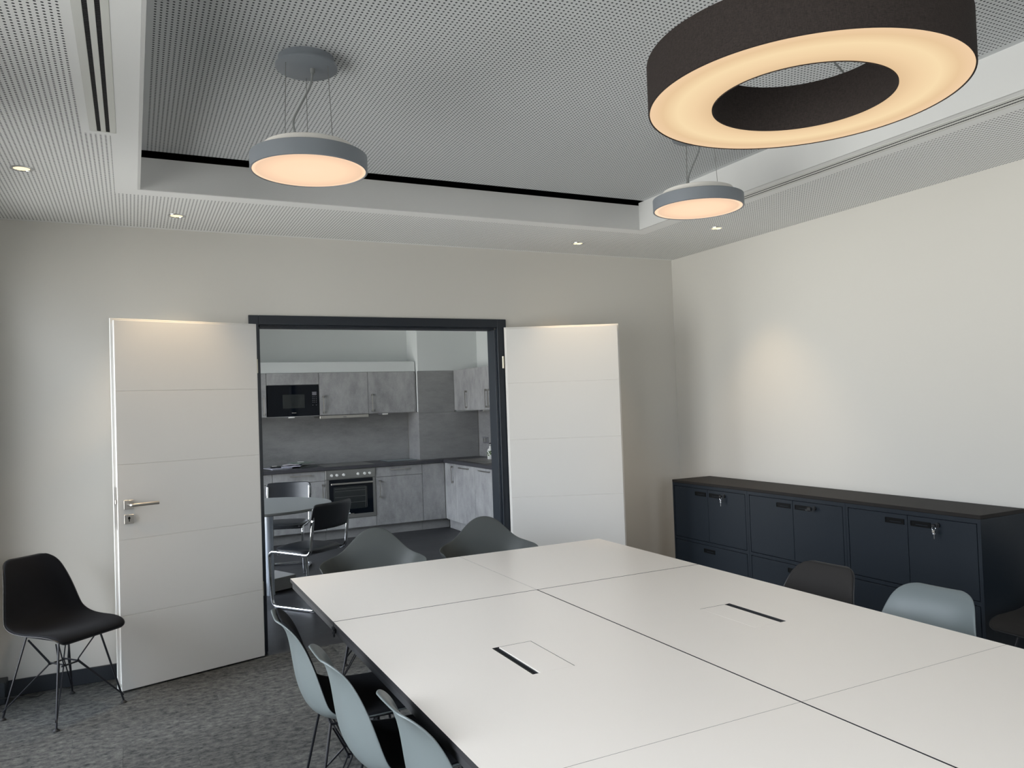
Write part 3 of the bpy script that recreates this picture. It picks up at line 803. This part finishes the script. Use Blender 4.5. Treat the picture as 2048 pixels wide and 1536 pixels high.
# splashbacks
def panel(label, bm, n_='splashback'): return tagp(mk(n_, bm, M_CONCH), label, 'wall panel')
panel('wide concrete-look splashback panel behind the hob and magazines', b1(-3.90, -.8375, KB-.012, KB-.001, .8685, 1.478, .001))
panel('narrow side face splashback panel on the kitchen pillar, above the worktop', b1(-.832, -.8205, KP+.0005, KB-.0125, .8685, 1.478, .001))
panel('lower concrete-look panel cladding the kitchen pillar, above the worktop', b1(-.832, -.010, KP-.012, KP-.0005, .8685, 1.463, .001))
panel('upper concrete-look panel cladding the kitchen pillar, beside the wall cabinets', b1(-.832, -.336, KP-.012, KP-.0005, 1.4645, 2.003, .001))
panel('concrete-look splashback panel with the double socket above the sink', b1(-.0025, .0085, 1.90, KP-.0125, .8685, 1.478, .001))
for (a, b, c, d_), lab in (((-.8375, -.8325, KB-.0135, KB-.0125), 'thin pale metal edge strip at the foot of the kitchen pillar'), ((-.0095, -.0030, KP-.0150, KP-.0125), 'thin pale metal edge strip in the sink corner')):
    tagp(mk('edge_strip', b1(a, b, c, d_, .869, 1.462), M_STEEL), lab, 'edge strip')

# base cabinets, back run (fronts at y = 4.0)
FY = 4.0
def base_unit(x0, x1, label, parts, cat='cabinet'):
    t = thing('base_cabinet', label, cat, ((x0+x1)/2, 4.3, 0), 0, 'concrete-look kitchen base cabinets')
    mk('carcass', b1(x0+.0005, x1-.0005, FY+.020, KB-.014 if x1 < -.84 else KP-.014, .11, .8295), M_CONC, t, world=True)
    mk('plinth', b1(x0+.0005, (x1 if x1 < -.6 else -.5)-.0005, 4.055, 4.07, .001, .109), M_CONCH, t, world=True)
    for kind, z0, z1, hd in parts:
        f = mk(kind, b1(x0+.0018, x1-.0018, FY, FY+.019, z0, z1, .001), M_CONC, t, world=True)
        if hd: handle(f, *hd, (0, -.028, 0))
    return t
base_unit(-3.285, -2.683, 'concrete-look base cabinet behind the far kitchen chair, cut by the door frame', [('drawer', .709, .826, ((-3.10, FY, .787), (-2.86, FY, .787))), ('door', .122, .704, ((-2.735, FY, .49), (-2.735, FY, .67)))])
base_unit(-2.681, -2.077, 'concrete-look base cabinet to the left of the oven', [('drawer', .709, .826, ((-2.485, FY, .787), (-2.245, FY, .787))), ('door', .122, .704, ((-2.113, FY, .455), (-2.113, FY, .67)))])
base_unit(-1.4695, -.868, 'concrete-look base cabinet to the right of the oven', [('drawer', .709, .826, ((-1.285, FY, .790), (-1.045, FY, .790))), ('door', .122, .704, ((-1.42, FY, .455), (-1.42, FY, .67)))])
base_unit(-.866, -.5675, 'plain concrete-look corner filler front between oven run and sink run', [('front_panel', .122, .826, None)])
# right run (fronts at x = -.565)
FX = -.565
def base_side(y0, y1, label, hd):
    t = thing('base_cabinet', label, 'cabinet', (-.3, (y0+y1)/2, 0), 0, 'concrete-look kitchen base cabinets')
    mk('carcass', b1(FX+.020, .0085, y0+.0005, y1-.0005, .11, .8295), M_CONC, t, world=True)
    mk('plinth', b1(-.515, -.500, y0+.0005, min(y1, 4.054)-.0005, .001, .109), M_CONCH, t, world=True)
    f = mk('door', b1(FX, FX+.019, y0+.0018, y1-.0018, .122, .826, .001), M_CONC, t, world=True)
    handle(f, *hd, (-.028, 0, 0))
base_side(3.648, 3.998, 'narrow sink-run base cabinet with an upright handle in the kitchen corner', ((FX, 3.712, .59), (FX, 3.712, .80)))
base_side(3.046, 3.646, 'sink-run base cabinet with level handle beside the narrow corner cabinet', ((FX, 3.48, .792), (FX, 3.21, .792)))
base_side(2.444, 3.044, 'sink-run base cabinet with level handle half hidden behind the door jamb', ((FX, 2.885, .796), (FX, 2.605, .796)))

# oven
t = thing('oven', 'built-in stainless oven with black glass door and white-rimmed knobs', 'oven', (-1.773, 4.3, 0))
OX0, OX1 = -2.0745, -1.4715
mk('body', b1(OX0, OX1, 4.010, 4.58, .243, .8285), M_STEELD, t, world=True)
mk('control_panel', b1(OX0, OX1, 3.990, 4.0095, .720, .826, .002), M_STEELD, t, world=True)
dr = mk('door', b1(OX0, OX1, 3.993, 4.0095, .243, .713, .002), M_STEELD, t, world=True)
mk('black_glass', b1(-2.037, -1.506, 3.990, 3.9925, .290, .712, .001), M_GLASSB, dr, world=True)
gl = mk('glass_window', b1(-1.985, -1.592, 3.9885, 3.9898, .352, .622), M_GLASSG, dr, world=True)
bm = B()
for z in (.43, .50, .57, .60): box(bm, -1.97, -1.60, 3.9880, 3.9884, z, z+.0022)
for x in (-1.600, -1.585): box(bm, x, x+.003, 3.9880, 3.9884, .36, .61)
mk('racks', bm, M_STEELD, dr, world=True)
bm = B(); box(bm, -2.019, -1.507, 3.955, 3.967, .652, .672, .003); box(bm, -2.0, -1.985, 3.967, 3.990, .655, .669); box(bm, -1.54, -1.525, 3.967, 3.990, .655, .669)
mk('door_handle', bm, M_STEEL, dr, world=True)
mk('name_badge', b1(-1.802, -1.745, 3.9893, 3.9899, .292, .297), M_STEEL, dr, world=True)
for x in (-2.004, -1.942, -1.860, -1.687, -1.605, -1.544):
    bm = B(); tube(bm, [(x, 3.990, .766), (x, 3.972, .766)], .0155, 20); tube(bm, [(x, 3.972, .766), (x, 3.966, .766)], .012, 20); mk('knob', bm, M_WHITE, t, world=True, smooth=True)
t2 = thing('oven_drawer_front', 'concrete-look panel under the oven', 'panel', (-1.773, 4.0, 0))
mk('front_panel', b1(-2.0752, -1.4712, FY, FY+.019, .122, .239, .001), M_CONC, t2, world=True)
mk('carcass', b1(-2.0752, -1.4712, FY+.020, 4.5, .11, .240), M_CONC, t2, world=True)
mk('plinth', b1(-2.0752, -1.4712, 4.055, 4.07, .001, .109), M_CONCH, t2, world=True)
# hob
t = thing('hob', 'flat black glass hob with steel rim set in the worktop above the oven', 'hob', (-1.775, 4.27, .868))
mk('frame', b1(-2.075, -1.475, 4.012, 4.52, .8683, .8715, .001), M_STEELD, t, world=True)
mk('glass', b1(-2.068, -1.482, 4.019, 4.513, .8716, .8735, .0008), M_STEELD, t, world=True)
tagp(mk('glass_board', b1(-1.24, -.845, 4.25, 4.575, .8683, .8745, .002), M_GLASSP), 'pale glass cutting board lying on the worktop by the pillar', 'cutting board')

# wall cabinets (fronts at y = 4.25)
UY = 4.25
def wall_unit(x0, x1, label, parts):
    t = thing('wall_cabinet', label, 'cabinet', ((x0+x1)/2, 4.4, 1.48), 0, 'concrete-look kitchen wall cabinets')
    z0 = 1.478
    if any(p[0] == 'niche' for p in parts): mk('carcass', b1(x0+.0005, x1-.0005, UY+.02, KB-.0135, 1.858, 2.003), M_CONC, t, world=True); mk('shelf', b1(x0+.0005, x1-.0005, UY+.002, KB-.0135, z0, z0+.006), M_CONC, t, world=True)
    else: mk('carcass', b1(x0+.0005, x1-.0005, UY+.020, KB-.0135, z0, 2.003), M_CONC, t, world=True)
    for p in parts:
        if p[0] == 'niche': continue
        f = mk(p[0], b1(x0+.0015, x1-.0015, UY, UY+.019, p[1], p[2], .001), M_CONC, t, world=True)
        if p[3]: handle(f, *p[3], (0, -.028, 0))
    return t
wall_unit(-3.285, -2.685, 'concrete-look wall cabinet cut by the door frame left of the microwave', [('door', 1.486, 2.001, ((-2.718, UY, 1.505), (-2.718, UY, 1.72)))])
wall_unit(-2.683, -2.067, 'wall cabinet with a shallow flap door above the built-in microwave', [('flap_door', 1.862, 2.001, None), ('niche',)])
wall_unit(-2.065, -1.459, 'concrete-look wall cabinet above the slim cooker hood', [('door', 1.486, 2.001, ((-2.020, UY, 1.505), (-2.020, UY, 1.72)))])
wu = wall_unit(-1.457, -.850, 'concrete-look wall cabinet next to the kitchen pillar', [('door', 1.486, 2.001, ((-1.412, UY, 1.505), (-1.412, UY, 1.725)))])
mk('side_panel', b1(-.8495, -.8345, UY-.001, KB-.0135, 1.478, 2.003), M_CONCH, wu, world=True)
def wall_side(y0, y1, label, hs):
    t = thing('wall_cabinet', label, 'cabinet', (-.16, (y0+y1)/2, 1.48), 0, 'concrete-look kitchen wall cabinets')
    mk('carcass', b1(-.316, .0085, y0+.0005, y1-.0005, 1.4795, 2.001), M_CONC, t, world=True)
    f = mk('door', b1(-.336, -.317, y0+.0015, y1-.0015, 1.486, 2.001, .001), M_CONC, t, world=True)
    for yh in hs: handle(f, (-.336, yh, 1.508), (-.336, yh, 1.728), (-.028, 0, 0))
    return t
wall_side(3.637, 4.166, 'first wall cabinet on the sink side, touching the pillar cladding', (3.74,))
wall_side(3.084, 3.635, 'second wall cabinet on the sink side with its handle at the far edge', (3.125,))
wall_side(2.50, 3.082, 'wall cabinet on the sink side cut off by the door jamb', (3.038,))
# microwave
t = thing('microwave', 'built-in black glass microwave in the wall cabinet', 'microwave', (-2.373, 4.4, 1.485))
mk('body', b1(-2.672, -2.078, UY+.012, 4.57, 1.4845, 1.8565), M_BLACK, t, world=True)
mk('front_glass', b1(-2.676, -2.072, UY-.002, UY+.0115, 1.4845, 1.857, .0015), M_GLASSB, t, world=True)
mk('window', b1(-2.499, -2.241, UY-.0028, UY-.0021, 1.581, 1.745), M_GLASSG, t, world=True)
mk('display', b1(-2.151, -2.098, UY-.0028, UY-.0021, 1.732, 1.772), M_GREYP, t, world=True)
bm = B()
for z in (1.712, 1.69, 1.668, 1.646, 1.612):
    for x in (-2.145, -2.127, -2.103):
        if z == 1.612 and x == -2.127: continue
        box(bm, x-.004, x+.004, UY-.0028, UY-.0021, z-.003, z+.003)
mk('buttons', bm, M_GREYP, t, world=True)
mk('name_badge', b1(-2.396, -2.344, UY-.003, UY-.0021, 1.521, 1.528), M_STEEL, t, world=True)
# hood
t = thing('cooker_hood', 'slim pale metal cooker hood under the middle wall cabinet', 'cooker hood', (-1.762, 4.4, 1.44))
mk('visor', b1(-2.064, -1.460, UY-.004, UY+.016, 1.441, 1.4765, .002), M_STEEL, t, world=True)
mk('body', b1(-2.064, -1.460, UY+.017, KB-.02, 1.448, 1.4765), M_STEELD, t, world=True)
mk('switch', b1(-1.78, -1.74, UY-.006, UY-.0042, 1.452, 1.460), M_GREYP, t, world=True)
# under-cabinet lights
for x, y, lab in ((-2.40, UY+.03, 'small under-cabinet lamp below the microwave'), (-1.245, UY+.03, 'small under-cabinet lamp below the wall cabinet at the pillar'), (-.20, 3.50, 'small under-cabinet lamp below the sink-side wall cabinet')):
    t = thing('under_cabinet_lamp', lab, 'lamp', (x, y, 1.462), 0, 'small lamps under the wall cabinets')
    mk('housing', b1(-.036, .036, -.03, .03, .002, .0155, .002), M_WHITE, t); mk('lens', b1(-.03, .03, -.024, .024, .0005, .0018), M_SLOTW, t); mk('switch', b1(-.075, -.040, -.02, .02, .004, .0155), M_GREYP, t)

# sink, soap, socket
t = thing('sink', 'stainless steel sink with drainer set in the worktop behind the door jamb', 'sink', (-.26, 3.3, .868))
bm = B(); 
for a in ((-.505, -.03, 3.745, 3.765), (-.505, -.03, 2.88, 2.90), (-.505, -.485, 2.90, 3.745), (-.05, -.03, 2.90, 3.745), (-.485, -.05, 3.28, 3.30)): box(bm, *a, .8682, .8725, .001)
mk('rim', bm, M_STEEL, t, world=True)
mk('drainer', b1(-.485, -.05, 3.30, 3.745, .8682, .8702), M_STEEL, t, world=True)
bm = B()
for k in range(7): x = -.44+.055*k; box(bm, x, x+.012, 3.33, 3.71, .8703, .8716, .0006)
mk('drainer_ribs', bm, M_STEEL, t, world=True)
mk('basin', b1(-.485, -.05, 2.90, 3.28, .8682, .8690), M_STEELD, t, world=True)
t = thing('soap_dispenser', 'white pump soap bottle with green leaf print beside the sink', 'soap bottle', (-.165, 3.46, .8727))
bm = B(); lathe(bm, [(0, .0), (.034, .0), (.038, .006), (.0385, .09), (.034, .118), (.016, .134), (.014, .142), (0, .142)], n=28); bm.transform(Matrix.Diagonal((1, 1.15, 1, 1)))
mk('bottle', bm, M_WHITE, t, smooth=True)
bm = B()
for k in range(9):
    a = R(168+k*13+random.uniform(-5, 5)); z = .075+random.uniform(-.03, .03); rr = .0395; c = Vector((rr*math.cos(a), rr*1.15*math.sin(a), z)); tv = Vector((-math.sin(a), math.cos(a), 0)); q = random.uniform(-.8, .8)
    d1 = (tv*math.cos(q)+Vector((0, 0, 1))*math.sin(q))*.019; d2 = (tv*-math.sin(q)+Vector((0, 0, 1))*math.cos(q))*.009; n_ = Vector((math.cos(a), math.sin(a), 0))*.0012
    bm.faces.new([bm.verts.new(c+n_+v) for v in (d1, d2, -d1, -d2)])
mk('leaf_print', bm, simple('leaf_green', (.05, .10, .015), .5), t)
bm = B(); lathe(bm, [(0, .142), (.015, .142), (.015, .158), (.006, .160), (.004, .186), (.012, .188), (.012, .194), (0, .195)], n=18); mk('collar', bm, M_WHITE, t, smooth=True)
bm = B(); tube(bm, rounded([(0, 0, .180), (0, 0, .166), (.0, -.035, .165), (0, -.05, .150)], .01, 3), .0035, 8); mk('spout', bm, M_BLACK, t, smooth=True)
bm = B(); lathe(bm, [(0, .186), (.014, .186), (.014, .197), (0, .199)], n=18); mk('pump_head', bm, M_BLACK, t, smooth=True)
t = thing('socket_outlet', 'small grey double wall socket on the splashback in the kitchen corner', 'socket', (-.003, 3.95, 1.084))
mk('plate', b1(-.010, -.0003, -.082, .082, -.042, .042, .002), M_GREYP, t)
for s in (-1, 1): mk('insert', b1(-.012, -.0101, s*.037-.026, s*.037+.026, -.026, .026, .002), M_STEELD, t)

# magazines on the worktop
MG = 'loose pile of magazines and papers on the kitchen worktop'
mags = [(-2.57, 4.30, .24, .30, 12, .009, (.50, .50, .58), 'pale magazine lying flat under the small dark gadget'),
        (-2.40, 4.31, .22, .29, -16, .008, (.46, .46, .54), 'open lilac-grey magazine in the middle of the pile'),
        (-2.24, 4.36, .22, .29, 9, .010, (.08, .09, .09), 'dark magazine at the end of the pile beside the hob'),
        (-2.36, 4.38, .21, .28, -28, .004, (.55, .52, .55), 'pale leaflet lying slanted on the open magazine'),
        (-2.28, 4.34, .20, .26, 25, .006, (.18, .23, .20), 'grey-green magazine on top of the dark one')]
zc = {}
z_ = .8685
for k, (x, y, w1, h1, an, th, c_, lab) in enumerate(mags):
    zz = .8685 + [0, .014, .001, .033, .046][k]
    m_ = simple('paper_%d' % k, c_, .4)
    t = thing('magazine', lab, 'magazine', (x, y, zz), R(an), MG)
    bm = B(); n_ = 8; lift = .009 if k in (1, 3) else .003
    up_, dn = [], []
    for i in range(n_+1):
        u = i/n_; zq = lift*abs(math.sin(u*PI*1.5+k))*.9
        for lst, dz in ((up_, th), (dn, 0)): lst.append([bm.verts.new((-w1/2+w1*u, v, zq*u+dz)) for v in (-h1/2, h1/2)])
    for L_, fl_ in ((up_, 1), (dn, -1)):
        for a, b in zip(L_, L_[1:]): bm.faces.new((a[0], b[0], b[1], a[1]) if fl_ > 0 else (a[1], b[1], b[0], a[0]))
    for i in range(n_):
        for s in (0, 1): bm.faces.new((dn[i][s], dn[i+1][s], up_[i+1][s], up_[i][s]))
    bm.faces.new((dn[0][0], up_[0][0], up_[0][1], dn[0][1])); bm.faces.new((dn[-1][0], dn[-1][1], up_[-1][1], up_[-1][0]))
    mk('cover', bm, m_, t)
t = thing('gadget', 'small dark gadget with pale top lying on the magazines', 'gadget', (-2.60, 4.29, .8805))
mk('body', b1(-.055, .065, -.03, .03, 0, .016, .004), M_BLACK, t); mk('label_plate', b1(-.035, .02, -.02, .02, .0162, .022, .002), M_WHITE, t)
tagp(mk('paper_card', b1(-2.33, -2.26, 4.30, 4.36, .9265, .932, .001), M_WHITE), 'small bright white card on top of the magazine pile', 'card')

# kitchen table
KT = (-3.13, 1.78)
t = thing('kitchen_table', 'round grey kitchen table on a silver column behind the doorway', 'table', (KT[0], KT[1], 0))
bm = B(); lathe(bm, [(0, .716), (.590, .716), (.600, .722), (.600, .737), (.597, .740), (0, .740)], n=72); mk('table_top', bm, M_KTAB, t, smooth=True)
bm = B(); cylz(bm, .04, -.16, .0215, .7155, .036, 28); mk('column', bm, M_SILV, t, smooth=True)
bm = B(); cylz(bm, .04, -.16, 0, .021, .038, 28); mk('column_foot', bm, M_SILV, t, smooth=True)
bm = B(); box(bm, -.16, .24, 0, .40, .012, .122, .003); bm.transform(Matrix.Translation((.06, -.13, 0)) @ Matrix.Rotation(R(24), 4, 'Z')); mk('base_box', bm, M_BOXGREY, t)
bm = B(); box(bm, -.14, .22, .02, .38, .0, .0118); bm.transform(Matrix.Translation((.06, -.13, 0)) @ Matrix.Rotation(R(24), 4, 'Z')); mk('base_foot', bm, M_VOID, t)

# cantilever chairs
def cantilever(label, loc, rz):
    t = thing('cantilever_chair', label, 'chair', loc, rz, 'chrome cantilever chairs at the round kitchen table')
    hw = .205; bm = B()
    path = [(-.235, hw, .785), (-.205, hw, .475), (-.150, hw, .428), (.215, hw, .442), (.240, hw, .40), (.205, hw, .0135), (-.245, hw, .0135), (-.245, -hw, .0135), (.205, -hw, .0135), (.240, -hw, .40), (.215, -hw, .442), (-.150, -hw, .428), (-.205, -hw, .475), (-.235, -hw, .785)]
    path = [(-.238, hw, .790), (-.190, hw, .430), (.238, hw, .444), (.215, hw, .0135), (-.245, hw, .0135), (-.245, -hw, .0135), (.215, -hw, .0135), (.238, -hw, .444), (-.190, -hw, .430), (-.238, -hw, .790)]
    tube(bm, rounded(path, .055, 6), .0125, 14); mk('tube_frame', bm, M_CHROME, t, smooth=True)
    for x, y in ((.17, hw), (.17, -hw), (-.20, hw), (-.20, -hw)):
        bm = B(); box(bm, x-.02, x+.02, y-.012, y+.012, 0, .004, .001); mk('glide', bm, M_GREYP, t)
    bm = B(); tube(bm, [(.15, -hw, .425), (.15, hw, .425)], .008, 8); tube(bm, [(-.10, -hw, .418), (-.10, hw, .418)], .008, 8); mk('seat_stretcher', bm, M_CHROME, t)
    n_ = 16; rows = []
    for i in range(9):
        v = i/8; z = .620+.210*v; xb = -.200-.050*v
        r_ = []
        for j in range(n_+1):
            u = -1+2*j/n_; hwid = .225-.018*(abs(2*v-1)**6)
            r_.append((xb - .045*(1-u*u), u*hwid, z + (.0 if 0 < i < 8 else -.004*abs(u)**8*(1 if i == 8 else -1))))
        rows.append(r_)
    o = mk('backrest', grid_mesh(rows), M_LEATH, t); thick(o, .018, 0, 2)
    for s in (-1, 1):
        bm = B(); tube(bm, [(-.232, s*hw, .70), (-.232, s*(hw+.018), .70)], .008, 12); mk('bolt_cap', bm, M_CHROME, t, smooth=True)
    bm = B(); N = 32; rings = []
    for z, k in ((.436, .95), (.440, 1.), (.462, 1.), (.470, .95), (.474, .75)):
        rr = []
        for i in range(N):
            a = 2*PI*i/N; c, s = math.cos(a), math.sin(a)
            rr.append(bm.verts.new((.012+.215*k*math.copysign(abs(c)**.55, c), .205*k*(1.0+.05*c)*math.copysign(abs(s)**.55, s), z)))
        rings.append(rr)
    for a, b in zip(rings, rings[1:]):
        for i in range(N): bm.faces.new((a[i], a[(i+1) % N], b[(i+1) % N], b[i]))
    bm.faces.new(rings[0][::-1]); bm.faces.new(rings[-1])
    mk('seat', bm, M_LEATH, t, smooth=True)
    return t
c1 = cantilever('black leather cantilever chair seen from behind, in front of the oven', (-2.850, 1.115, 0), R(126))
dup(c1, (-2.79, 2.60, 0), R(250), 'black leather cantilever chair on the far side of the kitchen table')
